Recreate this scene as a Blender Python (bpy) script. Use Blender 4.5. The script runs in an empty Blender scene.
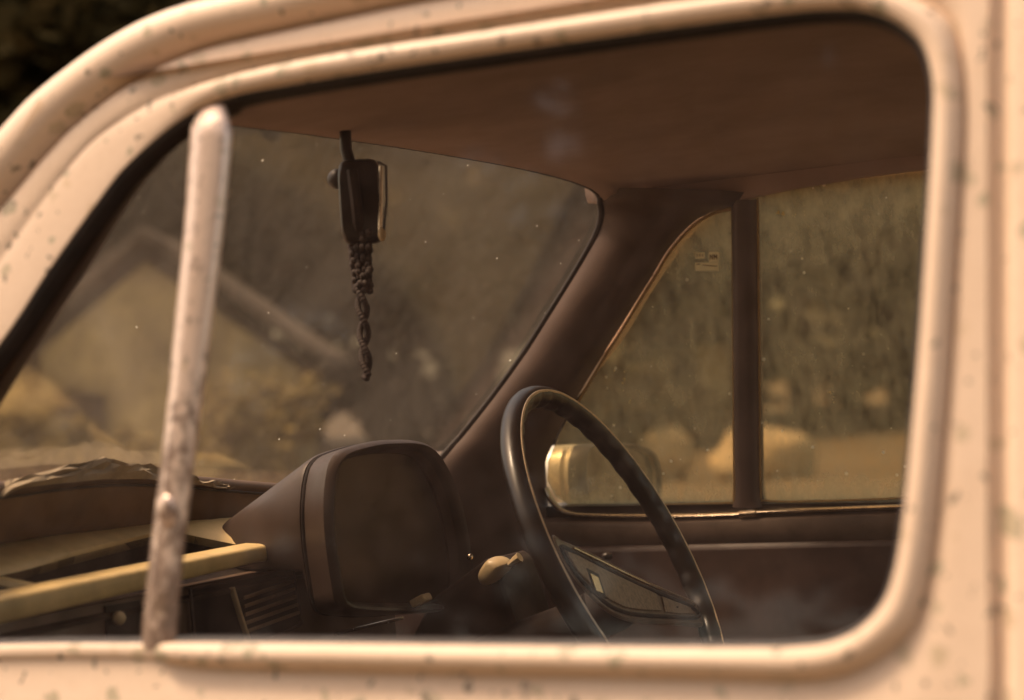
import bpy, bmesh, math, random
from mathutils import Vector as V, Matrix, noise
random.seed(7)
S = bpy.context.scene
COL = S.collection
PI = math.pi

# ------------------------------------------------------------------ camera model
TH, PT, RO, FP = 0.455728911, 0.0234276326, -0.0637064605, 1888.45624
CAM = V((0.0, -1.10221399, 0.164938204)); K = 0.147644984; W = 1.30
FW = V((-math.sin(TH)*math.cos(PT), math.cos(TH)*math.cos(PT), math.sin(PT)))
_r = V((math.cos(TH), math.sin(TH), 0)); _u = _r.cross(FW)
RT = _r*math.cos(RO) + _u*math.sin(RO); UP = _u*math.cos(RO) - _r*math.sin(RO)
def ray(p): return FW + RT*((p[0]-512)/FP) - UP*((p[1]-350)/FP)
# points of the car are measured on its own surfaces
def N(p, h=0.0):                       # the near door plane (leans in towards the roof); h = towards the viewer
    d = ray(p); t = (K*CAM.z - CAM.y)/(d.y - K*d.z); return CAM + d*t + NN*h
def Fp(p, h=0.0):                      # the far door's inner plane; h = towards the cabin
    d = ray(p); t = (W - K*CAM.z - CAM.y)/(d.y + K*d.z); return CAM + d*t + FN*h
NN = V((0, -1, K)).normalized(); FN = V((0, -1, -K)).normalized()
def atx(p, x): d = ray(p); return CAM + d*((x-CAM.x)/d.x)
def aty(p, y): d = ray(p); return CAM + d*((y-CAM.y)/d.y)
def atz(p, z): d = ray(p); return CAM + d*((z-CAM.z)/d.z)
def atd(p, dist): return CAM + ray(p)*dist
def onplane(p, o, n): d = ray(p); return CAM + d*((o-CAM).dot(n)/d.dot(n))
def wsx(y, z): return -.978 - .80*(.413-z) - .07*(1-((y-.65)/.53)**2)
def WS(p, off=0.0):
    d = ray(p); g = lambda t: (CAM+d*t).x - off - wsx((CAM+d*t).y, (CAM+d*t).z)
    lo, hi = 1.0, 3.6
    for _ in range(60):
        m = (lo+hi)/2
        if g(m)*g(lo) <= 0: hi = m
        else: lo = m
    return CAM + d*lo
def mir(p): return V((p.x, W-p.y, p.z))

# ------------------------------------------------------------------ mesh helpers
def cr(pts, n, closed=False):          # Catmull-Rom through pts, n samples per span
    m = len(pts); out = []
    for i in range(m if closed else m-1):
        a = pts[(i-1) % m] if (closed or i > 0) else pts[0]*2-pts[1]
        b = pts[i]; c = pts[(i+1) % m]
        d = pts[(i+2) % m] if (closed or i+2 < m) else pts[-1]*2-pts[-2]
        for k in range(n):
            t = k/n
            out.append(.5*(2*b + (c-a)*t + (2*a-5*b+4*c-d)*t*t + (3*b-a-3*c+d)*t**3))
    if not closed: out.append(pts[-1].copy())
    return out
def resample(pts, n, closed=False):
    P = list(pts) + ([pts[0]] if closed else [])
    L = [0]
    for a, b in zip(P, P[1:]): L.append(L[-1] + (b-a).length)
    out = []; j = 0; m = n if closed else n-1
    for i in range(n):
        s = L[-1]*i/m
        while j < len(L)-2 and L[j+1] < s: j += 1
        q = (s-L[j])/max(1e-9, L[j+1]-L[j]); out.append(P[j].lerp(P[j+1], q))
    return out
def v2(p): return V((p[0], p[1]))
class MB:
    def __init__(s): s.v = []; s.f = []
    def add(s, vs, fs):
        o = len(s.v); s.v += [V(v) for v in vs]; s.f += [tuple(i+o for i in f) for f in fs]; return s
    def loft(s, rings, closed=False, cap=False):
        n = len(rings[0]); vs = [p for r in rings for p in r]; fs = []
        for i in range(len(rings)-1):
            for j in range(n if closed else n-1):
                k = (j+1) % n
                fs.append((i*n+j, i*n+k, (i+1)*n+k, (i+1)*n+j))
        if cap: fs += [tuple(range(n-1, -1, -1)), tuple((len(rings)-1)*n+j for j in range(n))]
        return s.add(vs, fs)
    def tube(s, path, r, sides=10, closed=False, cap=True, flat=1.0, up=None):
        rings = []; n = len(path); prev = None
        for i, p in enumerate(path):
            a = path[(i-1) % n] if (closed or i) else path[0]; b = path[(i+1) % n] if (closed or i < n-1) else path[-1]
            t = (b-a).normalized()
            if prev is None:
                prev = up or (V((0, 0, 1)) if abs(t.z) < .9 else V((1, 0, 0)))
            x = (prev - t*prev.dot(t)).normalized(); y = t.cross(x); prev = x
            rr = r(i/(n-1 if n > 1 else 1)) if callable(r) else r
            rings.append([p + x*rr*math.cos(2*PI*k/sides) + y*rr*flat*math.sin(2*PI*k/sides) for k in range(sides)])
        if closed: rings.append(rings[0])
        return s.loft(rings, True, cap and not closed)
    def prism(s, poly, d):
        n = len(poly); vs = list(poly) + [p+d for p in poly]
        fs = [tuple(range(n-1, -1, -1)), tuple(range(n, 2*n))] + [(j, (j+1) % n, n+(j+1) % n, n+j) for j in range(n)]
        return s.add(vs, fs)
    def box(s, c, a, b, d):
        c = V(c); vs = [c+a*i+b*j+d*k for k in (-1, 1) for j in (-1, 1) for i in (-1, 1)]
        return s.add(vs, [(0, 2, 3, 1), (4, 5, 7, 6), (0, 1, 5, 4), (2, 6, 7, 3), (0, 4, 6, 2), (1, 3, 7, 5)])
    def ball(s, c, r, nu=10, nv=7, sq=(1, 1, 1), f=None):
        rings = []
        for i in range(nv+1):
            th = PI*i/nv
            ring = []
            for j in range(nu):
                d = V((math.sin(th)*math.cos(2*PI*j/nu)*sq[0], math.sin(th)*math.sin(2*PI*j/nu)*sq[1], math.cos(th)*sq[2]))
                ring.append(V(c) + d*r*(f(d) if f else 1))
            rings.append(ring)
        return s.loft(rings, True)
    def build(s, name, mat, parent=None, smooth=True, bevel=0, sub=0, ang=40):
        me = bpy.data.meshes.new(name); me.from_pydata([tuple(v) for v in s.v], [], s.f)
        bm = bmesh.new(); bm.from_mesh(me); bmesh.ops.remove_doubles(bm, verts=bm.verts, dist=1e-6)
        bmesh.ops.recalc_face_normals(bm, faces=bm.faces)
        bm.to_mesh(me); bm.free()
        me.materials.append(mat)
        for p in me.polygons: p.use_smooth = smooth
        o = bpy.data.objects.new(name, me); COL.objects.link(o)
        if parent: o.parent = parent
        if smooth:
            me.set_sharp_from_angle(angle=math.radians(ang))
        if bevel:
            b = o.modifiers.new('bevel', 'BEVEL'); b.width = bevel; b.segments = 2; b.limit_method = 'ANGLE'; b.angle_limit = math.radians(35)
        if sub:
            m = o.modifiers.new('sub', 'SUBSURF'); m.levels = m.render_levels = sub
        return o
def tag(o, label=None, cat=None, group=None, kind=None):
    for k, v in (('label', label), ('category', cat), ('group', group), ('kind', kind)):
        if v: o[k] = v
    return o
def empty(name, loc=(0, 0, 0)):
    o = bpy.data.objects.new(name, None); COL.objects.link(o); o.location = loc; return o

# ------------------------------------------------------------------ materials
def mat(name):
    m = bpy.data.materials.new(name); m.use_nodes = True; nt = m.node_tree; nt.nodes.clear()
    out = nt.nodes.new('ShaderNodeOutputMaterial')
    return m, nt, out
class G:
    def __init__(s, nt): s.nt = nt
    def n(s, t, **k):
        x = s.nt.nodes.new(('' if t.startswith('ShaderNode') else 'ShaderNode')+t)
        for a, b in k.items():
            if a.startswith('i_'):
                x.inputs[a[2:].replace('_', ' ')].default_value = b
            else: setattr(x, a, b)
        return x
    def l(s, a, b): s.nt.links.new(a, b)
    def noise(s, scale, detail=4, rough=.55, vec=None, dist=0):
        x = s.n('TexNoise', i_Scale=scale, i_Detail=detail, i_Roughness=rough, i_Distortion=dist)
        if vec: s.l(vec, x.inputs['Vector'])
        return x.outputs['Fac']
    def ramp(s, fac, stops):
        x = s.n('ValToRGB'); e = x.color_ramp.elements
        while len(e) < len(stops): e.new(.5)
        for k, (p, c) in zip(e, stops):
            k.position = p; k.color = (c, c, c, 1) if isinstance(c, (int, float)) else (*c, 1)
        s.l(fac, x.inputs['Fac']); return x.outputs['Color']
    def mix(s, fac, a, b, t='MIX'):
        x = s.n('Mix', data_type='RGBA', blend_type=t)
        for k, v in ((0, fac), (6, a), (7, b)):
            if isinstance(v, tuple): x.inputs[k].default_value = (*v, 1)
            elif isinstance(v, (int, float)): x.inputs[k].default_value = v
            else: s.l(v, x.inputs[k])
        return x.outputs[2]
    def math(s, op, a, b=0.0, clamp=False):
        x = s.n('Math', operation=op, use_clamp=clamp)
        for k, v in ((0, a), (1, b)):
            if isinstance(v, (int, float)): x.inputs[k].default_value = v
            else: s.l(v, x.inputs[k])
        return x.outputs[0]
    def obj(s):
        return s.n('TexCoord').outputs['Object']
    def bump(s, h, strength=.3, dist=.002):
        x = s.n('Bump', i_Strength=strength, i_Distance=dist); s.l(h, x.inputs['Height']); return x.outputs['Normal']

def pbr(name, col, rough=.5, metal=0, var=.15, scale=40, bump=.15, bscale=300, col2=None, spec=.5, coat=0):
    m, nt, out = mat(name); g = G(nt); vec = g.obj()
    b = g.n('BsdfPrincipled', i_Roughness=rough, i_Metallic=metal)
    b.inputs['Specular IOR Level'].default_value = spec; b.inputs['Coat Weight'].default_value = coat
    c2 = col2 or tuple(max(0, c*(1-var*2)) for c in col)
    f = g.ramp(g.noise(scale, 6, .6, vec), [(.35, 0), (.7, 1)])
    g.l(g.mix(f, col, c2), b.inputs['Base Color'])
    r = g.math('ADD', g.math('MULTIPLY', g.noise(scale*2.3, 4, .6, vec), .25), rough-.12, True); g.l(r, b.inputs['Roughness'])
    if bump: g.l(g.bump(g.noise(bscale, 3, .6, vec), bump, .001), b.inputs['Normal'])
    g.l(b.outputs[0], out.inputs[0]); return m

def paint_mat(name, col, chips=1.0, rust=False):
    m, nt, out = mat(name); g = G(nt); vec = g.obj()
    b = g.n('BsdfPrincipled'); b.inputs['Coat Weight'].default_value = .12; b.inputs['Coat Roughness'].default_value = .3
    base = g.mix(g.ramp(g.noise(7, 5, .6, vec), [(.3, 0), (.75, 1)]), col, tuple(c*q for c, q in zip(col, (.93, .9, .86))))
    base = g.mix(g.math('MULTIPLY', g.ramp(g.noise(160, 3, .7, vec), [(.45, 0), (.8, 1)]), .22), base, (col[0]*.7, col[1]*.62, col[2]*.55))
    # flakes: warped cells, only some of them, gathered in patches
    warp = g.n('VectorMath', operation='ADD'); g.l(vec, warp.inputs[0])
    nz = g.n('TexNoise', i_Scale=70, i_Detail=3); g.l(vec, nz.inputs['Vector'])
    sc = g.n('VectorMath', operation='SCALE'); sc.inputs['Scale'].default_value = .02; g.l(nz.outputs['Color'], sc.inputs[0]); g.l(sc.outputs[0], warp.inputs[1])
    vo = g.n('TexVoronoi', i_Scale=50); g.l(warp.outputs[0], vo.inputs['Vector'])
    sep = g.n('SeparateColor'); g.l(vo.outputs['Color'], sep.inputs[0])
    rnd = sep.outputs[0]
    size = g.math('MULTIPLY', g.math('SUBTRACT', rnd, .2, True), .52)
    inside = g.math('LESS_THAN', vo.outputs['Distance'], size)
    patch = g.ramp(g.noise(9, 3, .6, vec), [(.33, 0), (.46, 1)])
    fl = g.math('MULTIPLY', g.math('MULTIPLY', inside, patch), .95*chips)
    flc = g.mix(sep.outputs[1], (.36, .30, .20), (.62, .44, .29))
    base = g.mix(fl, base, flc)
    v2_ = g.n('TexVoronoi', i_Scale=120); g.l(warp.outputs[0], v2_.inputs['Vector'])
    s2 = g.n('SeparateColor'); g.l(v2_.outputs['Color'], s2.inputs[0])
    dots = g.math('LESS_THAN', v2_.outputs['Distance'], g.math('MULTIPLY', g.math('SUBTRACT', s2.outputs[0], .72, True), 1.4))
    base = g.mix(g.math('MULTIPLY', dots, .8*chips), base, (.13, .10, .07))
    rough = .5
    if rust:
        mp = g.n('Mapping'); mp.inputs['Scale'].default_value = (1, 1, .75); g.l(vec, mp.inputs[0])
        sx = g.n('SeparateXYZ'); g.l(vec, sx.inputs[0])
        low = g.math('MULTIPLY', g.math('SUBTRACT', .24, sx.outputs['Z'], True), 2.6)
        rf = g.ramp(g.math('ADD', g.noise(95, 6, .7, mp.outputs[0]), g.math('MULTIPLY', low, .42)), [(.55, 0), (.72, 1)])
        base = g.mix(g.math('MULTIPLY', rf, .85), base, g.mix(g.noise(160, 4, .6, vec), (.05, .026, .018), (.24, .14, .095)))
    b.inputs['Roughness'].default_value = rough
    g.l(base, b.inputs['Base Color'])
    g.l(g.bump(g.math('ADD', g.noise(25, 3, .5, vec), g.math('MULTIPLY', fl, -.3)), .12, .004), b.inputs['Normal'])
    g.l(b.outputs[0], out.inputs[0]); return m

def glass_mat(name, tint, dust_haze, dust_haze_col, spots=0.0, edge_z=None, refl=1.0, streak=False, trans=.6, speck=1.0, fine=.8, grough=.04):
    m, nt, out = mat(name); g = G(nt); vec = g.obj()
    tr = g.n('BsdfTransparent'); tr.inputs[0].default_value = (*tint, 1)
    gl = g.n('BsdfGlossy'); gl.inputs['Roughness'].default_value = grough
    fr = g.n('Fresnel', i_IOR=1.45)
    a = g.n('MixShader'); g.l(g.math('MULTIPLY', fr.outputs[0], refl), a.inputs[0]); g.l(tr.outputs[0], a.inputs[1]); g.l(gl.outputs[0], a.inputs[2])
    di = g.n('BsdfDiffuse'); tl = g.n('BsdfTranslucent')
    dm = g.n('MixShader'); dm.inputs[0].default_value = trans; g.l(di.outputs[0], dm.inputs[1]); g.l(tl.outputs[0], dm.inputs[2])
    mp = g.n('Mapping'); mp.inputs['Scale'].default_value = (1, 1, .55 if streak else 1); g.l(vec, mp.inputs[0])
    n1 = g.noise(6, 4, .6, vec); n2 = g.noise(55, 5, .65, mp.outputs[0])
    d = g.math('MULTIPLY', g.math('ADD', g.math('MULTIPLY', g.ramp(n1, [(.3, .3), (.75, 1)]), .6), g.math('MULTIPLY', g.ramp(n2, [(.35, 0), (.8, 1)]), fine)), dust_haze)
    if edge_z is not None:
        z0, z1 = edge_z
        sx = g.n('SeparateXYZ'); g.l(vec, sx.inputs[0])
        rag = g.math('MULTIPLY', g.noise(45, 5, .7, vec), .05)
        lowe = g.math('MULTIPLY', g.math('SUBTRACT', g.math('ADD', rag, z0), sx.outputs['Z'], True), 14)
        up = g.math('MULTIPLY', g.math('SUBTRACT', g.math('ADD', sx.outputs['Z'], g.math('MULTIPLY', rag, 1.5)), z1, True), 3.5)
        d = g.math('ADD', d, g.math('MULTIPLY', g.math('ADD', g.math('MINIMUM', lowe, .75), g.math('MINIMUM', up, .3)), g.ramp(n2, [(.3, .35), (.7, 1)])))
    if spots:
        vo = g.n('TexVoronoi', i_Scale=75); g.l(vec, vo.inputs['Vector'])
        sp = g.n('SeparateColor'); g.l(vo.outputs['Color'], sp.inputs[0])
        patch = g.ramp(g.noise(7, 3, .6, vec), [(.40, .15), (.62, 1)])
        q = g.math('LESS_THAN', vo.outputs['Distance'], g.math('MULTIPLY', g.math('SUBTRACT', sp.outputs[0], .8, True), .9*speck))
        q = g.math('MULTIPLY', g.math('MULTIPLY', q, patch), spots); d = g.math('ADD', d, q)
    d = g.math('MINIMUM', d, .92)
    c = g.mix(n2, dust_haze_col, tuple(x*.75 for x in dust_haze_col))
    if spots: c = g.mix(q, c, (.92, .86, .72))
    g.l(c, di.inputs[0]); g.l(c, tl.inputs[0])
    mx = g.n('MixShader'); g.l(d, mx.inputs[0]); g.l(a.outputs[0], mx.inputs[1]); g.l(dm.outputs[0], mx.inputs[2])
    g.l(mx.outputs[0], out.inputs[0]); return m

PAINT = paint_mat('cream_paint', (.71, .53, .39))
FRAMEP = paint_mat('frame_paint', (.72, .54, .41), .6)
BARP = paint_mat('bar_paint', (.74, .56, .45), .6, rust=True)
_b = BARP.node_tree.nodes['Principled BSDF']; _b.inputs['Metallic'].default_value = .45; _b.inputs['Roughness'].default_value = .3
RUBBER = pbr('black_rubber', (.022, .012, .010), .6, var=.3, bump=.3)
HEAD = pbr('brown_headlining', (.46, .33, .275), .9, var=.10, scale=9, bump=.25, bscale=500, spec=.15)
TRIM = pbr('brown_trim', (.080, .045, .035), .5, var=.2, scale=20, bump=.2, bscale=400)
PILL = pbr('pillar_trim', (.125, .082, .067), .5, var=.15, scale=14, bump=.12, bscale=300)
DASH = pbr('tan_dash', (.84, .62, .29), .42, var=.18, scale=14, bump=.2, bscale=350)
PAD = pbr('brown_dash_pad', (.165, .10, .062), .5, var=.2, scale=16, bump=.25, bscale=420)
TRAY = pbr('tray_lining', (.06, .034, .022), .7, var=.3, scale=25, bump=.3, bscale=300)
HOOD = pbr('brown_hood', (.062, .040, .031), .45, var=.15, scale=18, bump=.2, bscale=450)
DARK = pbr('dark_plastic', (.028, .016, .013), .4, var=.3, scale=30, bump=.15, bscale=400)
WHEEL = pbr('wheel_plastic', (.016, .010, .008), .36, var=.15, scale=30, bump=.05, bscale=350, coat=.1)
PADM = pbr('brushed_pad', (.36, .26, .18), .5, metal=.2, var=.25, scale=200, bump=.4, bscale=900)
CHROME = pbr('worn_chrome', (.72, .58, .45), .22, metal=1, var=.2, scale=60, bump=.05, bscale=300)
IVORY = pbr('ivory_plastic', (.62, .47, .27), .4, var=.1, scale=40, bump=.1)
CLOTH = pbr('pale_cloth', (.36, .29, .20), .85, var=.15, scale=30, bump=.4, bscale=500)
def thin_mat(name, col, tr=.5):
    m, nt, out = mat(name); g = G(nt); d = g.n('BsdfDiffuse'); t = g.n('BsdfTranslucent'); mx = g.n('MixShader'); mx.inputs[0].default_value = tr
    c = g.mix(g.noise(150, 4, .6, g.obj()), col, tuple(x*.7 for x in col)); g.l(c, d.inputs[0]); g.l(c, t.inputs[0])
    g.l(d.outputs[0], mx.inputs[1]); g.l(t.outputs[0], mx.inputs[2]); g.l(mx.outputs[0], out.inputs[0]); return m
STICK = thin_mat('sticker_paper', (.95, .85, .66), .7)
INK = pbr('sticker_ink', (.20, .11, .06), .6, var=.1, bump=0)
BEAD = pbr('dark_beads', (.040, .022, .018), .7, var=.2, bump=0)
MIRRORH = pbr('mirror_shell', (.70, .62, .46), .3, metal=.3, var=.1, scale=30, bump=.05)
MGLASS = pbr('mirror_glass', (.10, .09, .075), .06, metal=1, var=.1, scale=20, bump=0)
CARPET = pbr('dark_carpet', (.03, .02, .017), .95, var=.3, bump=.4, bscale=200)
NEARGLASS = glass_mat('near_glass', (.95, .92, .88), .062, (.54, .39, .34), spots=0, refl=.8, trans=.5)  # mauve film on this pane stands in for reflected haze, lifting the blacks
SCREEN = glass_mat('windscreen_glass', (.84, .78, .70), .12, (.58, .50, .40), fine=.3, spots=.95, refl=.32, grough=.13, trans=.75, speck=.55)
FARGLASS = glass_mat('far_glass', (.84, .75, .57), .24, (.82, .70, .45), spots=.95, fine=1.3, edge_z=(.008, .33), refl=.6, streak=True, trans=.8)
BINGL = glass_mat('instrument_glass', (.8, .72, .68), .05, (.3, .2, .15), refl=.3, grough=.34)

# ================================================================== THE CAR
car = tag(empty('vintage_car', (-.6, .65, -.95)), 'old cream saloon car with worn paint, seen through its side window', 'car')
bpy.context.view_layer.update()
def P_(mb, name, m, parent=None, **k):
    o = mb.build(name, m, None, **k); o.parent = parent or car
    o.matrix_parent_inverse = Matrix.Translation(-V((-.6, .65, -.95)))
    if parent and parent is not car: o.matrix_parent_inverse = Matrix.Identity(4)
    return o

# ---- near door: opening (O), bead edge (B), band edge (D), with bead height and groove depth
rows = [  # O             B             D            bead groove
 ((-185, 585), (-235, 570), (-330, 560), .08, 1),
 ((-90, 455), (-125, 420), (-190, 372), .08, 1),
 ((0, 345), (-32, 308), (-80, 285), .08, 1),
 ((50, 270), (20, 235), (-12, 215), .08, 1),
 ((100, 200), (70, 168), (42, 153), .08, 1),
 ((130, 163), (106, 132), (78, 117), .08, 1),
 ((183, 118), (165, 96), (140, 72), .25, 1),
 ((229, 97), (222, 77), (200, 46), .8, 1),
 ((300, 83), (296, 60), (278, 28), 1, 1),
 ((385, 69), (382, 45), (375, 7), 1, 1),
 ((480, 55), (478, 31), (474, -12), 1, 1),
 ((590, 39), (588, 14), (585, -32), 1, 1),
 ((741, 18), (739, -8), (738, -56), 1, 1),
 ((832, 9), (834, -18), (840, -74), 1, 1),
 ((880, 15), (896, -10), (960, -80), 1, 1),
 ((917, 40), (948, 18), (988, -60), 1, 0),
 ((932, 80), (963, 72), (988, 50), 1, 0),
 ((932, 136), (964, 136), (988, 136), 1, 0),
 ((927, 225), (958, 228), (988, 228), 1, 0),
 ((919, 345), (951, 348), (988, 348), 1, 0),
 ((912, 430), (944, 434), (988, 440), 1, 0),
 ((903, 520), (934, 536), (988, 560), 1, 0),
 ((891, 584), (917, 617), (988, 700), 1, 0),
 ((871, 618), (885, 652), (960, 860), 1, 0),
 ((841, 638), (842, 674), (870, 920), 1, 0),
 ((800, 646), (790, 680), (800, 930), 1, 0),
 ((700, 647), (700, 677), (700, 930), 1, 0),
 ((500, 645), (500, 674), (500, 930), 1, 0),
 ((350, 643), (350, 671), (350, 930), 1, 0),
 ((215, 642), (215, 668), (215, 930), 1, 0),
 ((172, 642), (172, 664), (172, 930), .9, 0),
 ((150, 643), (150, 660), (150, 930), .25, 0),
 ((60, 643), (60, 659), (60, 930), .25, 0),
 ((-80, 645), (-80, 662), (-80, 930), .25, 0),
 ((-165, 640), (-180, 660), (-250, 900), .25, 0),
 ((-195, 615), (-240, 625), (-340, 700), .25, .5)]
NS = 6
Oc = cr([N(r[0]) for r in rows], NS, True); Bc = cr([N(r[1]) for r in rows], NS, True); Dc = cr([N(r[2]) for r in rows], NS, True)
bh = []; gv = []
for i in range(len(rows)):
    for k in range(NS):
        t = k/NS; j = (i+1) % len(rows)
        bh.append(rows[i][3]*(1-t)+rows[j][3]*t); gv.append(rows[i][4]*(1-t)+rows[j][4]*t)
def ring(a, b, t, h): return [p.lerp(q, t) + NN*(h(i) if callable(h) else h) for i, (p, q) in enumerate(zip(a, b))]
bead = [(0, -.012), (.0, -.004), (.04, .002), (.14, .0075), (.3, .0092), (.5, .0098), (.7, .0085), (.85, .005), (.95, .000), (1.0, -.0035)]
rings = [[p - NN*.0 + V((0, .02, 0)) for p in Oc]]
rings += [ring(Oc, Bc, t, lambda i, h=h: h*bh[i] if t > .02 else h) for t, h in bead]
for t, h0, h1 in [(.06, -.0015, -.0008), (.14, .001, .0004), (.35, .002, .0012), (.6, .002, .0014), (.8, .002, .0006), (.92, .002, -.003), (1.0, .002, -.009)]:
    rings.append(ring(Bc, Dc, t, lambda i, a=h0, b=h1: a*(1-gv[i])+b*gv[i]))
rings.append([q + V((0, .03, 0)) for q in rings[-1]])
# the frame (inside the bead) and the skin are one pressed door
door = P_(MB().loft(rings, True), 'door', PAINT)
tag(door, 'worn cream door nearest the viewer')
# rubber seal: lines the opening
cen = sum(Oc, V())/len(Oc)
def inset(c, d, dep):
    n = len(c); out = []
    for i, p in enumerate(c):
        t = (c[(i+1) % n]-c[i-1]).normalized(); q = t.cross(NN).normalized()
        if (p+q*.01-cen).length > (p-cen).length: q = -q
        out.append(p + q*d - NN*dep)
    return out
seal = MB().loft([inset(Oc, -.001, .0005), inset(Oc, .003, .003), inset(Oc, .004, .008), inset(Oc, .0045, .014), inset(Oc, .003, .021), inset(Oc, -.004, .024)], True)
P_(seal, 'rubber_seal', RUBBER, door)
# ---- division bar of the near door
L = [(189, 104), (186, 150), (180, 240), (171, 330), (162, 430), (151, 520), (142, 600), (138, 650)]
R = [(231, 104), (228, 150), (219, 240), (208, 330), (195, 430), (184, 520), (176, 600), (173, 650)]
Lc = cr([N(p) for p in L], 5); Rc = cr([N(p) for p in R], 5); rg = []
for i, (a, b) in enumerate(zip(Lc, Rc)):
    c = (a+b)/2; w = (b-a)*.48; rr = []
    top = min(1, .35+i*.22)
    for k in range(16):
        th = 2*PI*k/16
        rr.append(c + w*math.cos(th)*top**.5 + NN*(.008*math.sin(th)*top - .004 + .0004*noise.noise(c*40)))
    rg.append(rr)
P_(MB().loft(rg, True, True), 'division_bar', BARP, door)
# lump added near the bar's foot to stand for a soft highlight
cl = N((171, 512), .004); P_(MB().ball(cl, .0085, 14, 10, (.9, .55, 1.5)), 'highlight_boss', BARP, door)
# ---- near panes
def split(curve, keep):
    return [p for p in curve if keep(p)]
def barx(p): # bar centre on the near plane at this height
    zs = [(a+b)/2 for a, b in zip(Lc, Rc)]; q = min(zs, key=lambda s: abs(s.z-p.z)); return q.x
for nm, keep in (('window_pane', lambda p: p.x > barx(p)+.004), ('quarter_light', lambda p: p.x < barx(p)-.004)):
    poly = [p + V((0, .018, 0)) for p in split(Oc, keep)]
    P_(MB().add(poly, [tuple(range(len(poly)))]), nm, NEARGLASS, door, smooth=False)
# inner lining of the near door under the window
P_(MB().box((-.55, .085, -.36), V((.85, 0, 0)), V((0, .02, 0)), V((0, 0, .34))), 'door_card', TRIM, door, bevel=.008)

# ---- body shell: gutter over the door, pillar behind it, roof
idx0 = [i for i in range(len(rows)) if rows[i][4] == 1]           # A pillar, then along the roof
a0 = idx0[0]*NS; a1 = idx0[-1]*NS
Ssil = [(-400, 505), (-232, 335), (-118, 255), (-48, 183), (4, 122), (40, 86), (104, 39), (166, 8), (250, -14), (362, -38), (468, -56), (582, -77), (738, -102), (846, -120), (960, -130)]
Sc = cr([N(p) for p in Ssil], NS)
Dp = [Dc[i] for i in range(a0, a1+1)]
n = min(len(Sc), len(Dp)); Sc = Sc[:n]; Dp = Dp[:n]
prof = [(0, -.010), (.05, -.006), (.16, .006), (.32, .011), (.55, .0125), (.78, .009), (.94, .001), (1.0, -.010)]
gut = [[a.lerp(b, t)+NN*h for a, b in zip(Dp, Sc)] for t, h in prof]
gut.insert(0, [p+V((0, .03, 0)) for p in gut[0]])
gut.append([p + V((0, .05, .012)) for p in Sc]); gut.append([p + V((0, .085, -.005)) for p in Sc])
gut = [g_ + [g_[-1] + (g_[-1]-g_[-4]).normalized()*q for q in (.1, .3, .6, 1.0)] for g_ in gut]
shell = MB()
# rear: channel between the doors, then the next panel
zs = [.62-.05*i for i in range(27)]
ch = [(985, -.030), (986.5, -.012), (989, .000), (992, -.003), (997, -.0055), (1001, -.0055), (1006, -.003), (1010, .001), (1014, .003), (1030, .0035), (1120, .003), (1300, .003), (1700, .003)]
pxl = [(-118+60*i) for i in range(27)]
shell.loft([[N((x, y), h) for y in pxl] for x, h in ch])
body = P_(shell, 'body_panel', PAINT)
P_(MB().loft(gut), 'roof_gutter', PAINT, body)
rz = lambda x, y: .475 + .03*min(1, max(0, (x+1.0)/.5)) + .05*(1-abs((y-.65)/.60)**2.4)
rf0 = lambda y: -.86 + .05*(abs(y-.65)/.585)**2
roof = [[V((rf0(y) + (.9-rf0(y))*(x+1.02)/1.92, y, rz(x-.1, y))) for y in [.065+.0585*j for j in range(21)]] for x in [-1.02, -.95, -.85, -.7, -.5, -.25, 0, .3, .6, .9]]
P_(MB().loft(roof), 'roof', PAINT)
# rear of the cabin, floor and bulkhead
cab = MB()
cab.box((-.3, .65, -.72), V((1.1, 0, 0)), V((0, .62, 0)), V((0, 0, .01)))
cab.box((-1.40, .65, -.36), V((.008, 0, 0)), V((0, .60, 0)), V((0, 0, .36)))
P_(cab, 'cabin_floor', CARPET)
bon = [[V((x, .65+s*(.60-.05*max(0, -x-1.5)), .03 - .05*((-1.42-x))**1.5 - .07*abs(s)**3)) for s in [-1+.1*j for j in range(21)]] for x in [-1.42, -1.5, -1.7, -1.9, -2.1, -2.4, -2.55]]
P_(MB().loft(bon), 'bonnet', PAINT)

# ---- far door seen from inside
QE = [(735, 206), (724, 208), (709, 213), (690, 225), (668, 250), (650, 280), (625, 320), (600, 360), (575, 402), (557, 436), (546, 462), (545, 482), (552, 497), (566, 506), (590, 508)]
WE = [(598, 200), (600, 212), (597, 228), (588, 247), (570, 278), (545, 318), (520, 357), (490, 398), (462, 433), (447, 450), (430, 470), (410, 495), (385, 540), (365, 590)]
wsE = resample(cr([WS(p) for p in [(603, 189)] + WE], 6), 60); qlE = resample(cr([Fp(p, .004) for p in [(748, 193)] + QE[:11] + [(546, 484), (548, 530), (550, 590)]], 6), 60)
pl = []
for t, b in [(0, -.0), (.0, .004), (.06, .014), (.2, .024), (.4, .029), (.52, .026), (.6, .024), (.72, .026), (.86, .020), (.95, .010), (1.0, .004), (1.0, -.02)]:
    pl.append([a.lerp(c, t) + V((.55, -.8, 0)).normalized()*b for a, c in zip(wsE, qlE)])
pillar = P_(MB().loft(pl), 'windscreen_pillar', PILL)
P_(MB().loft([[mir(p) + V((0, .035, 0)) for p in r] for r in pl[1:-1]]), 'windscreen_pillar', PILL)
P_(MB().tube([p+V((.004, -.004, 0)) for p in wsE], .0045, 8), 'rubber_seal', RUBBER, pillar)
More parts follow.
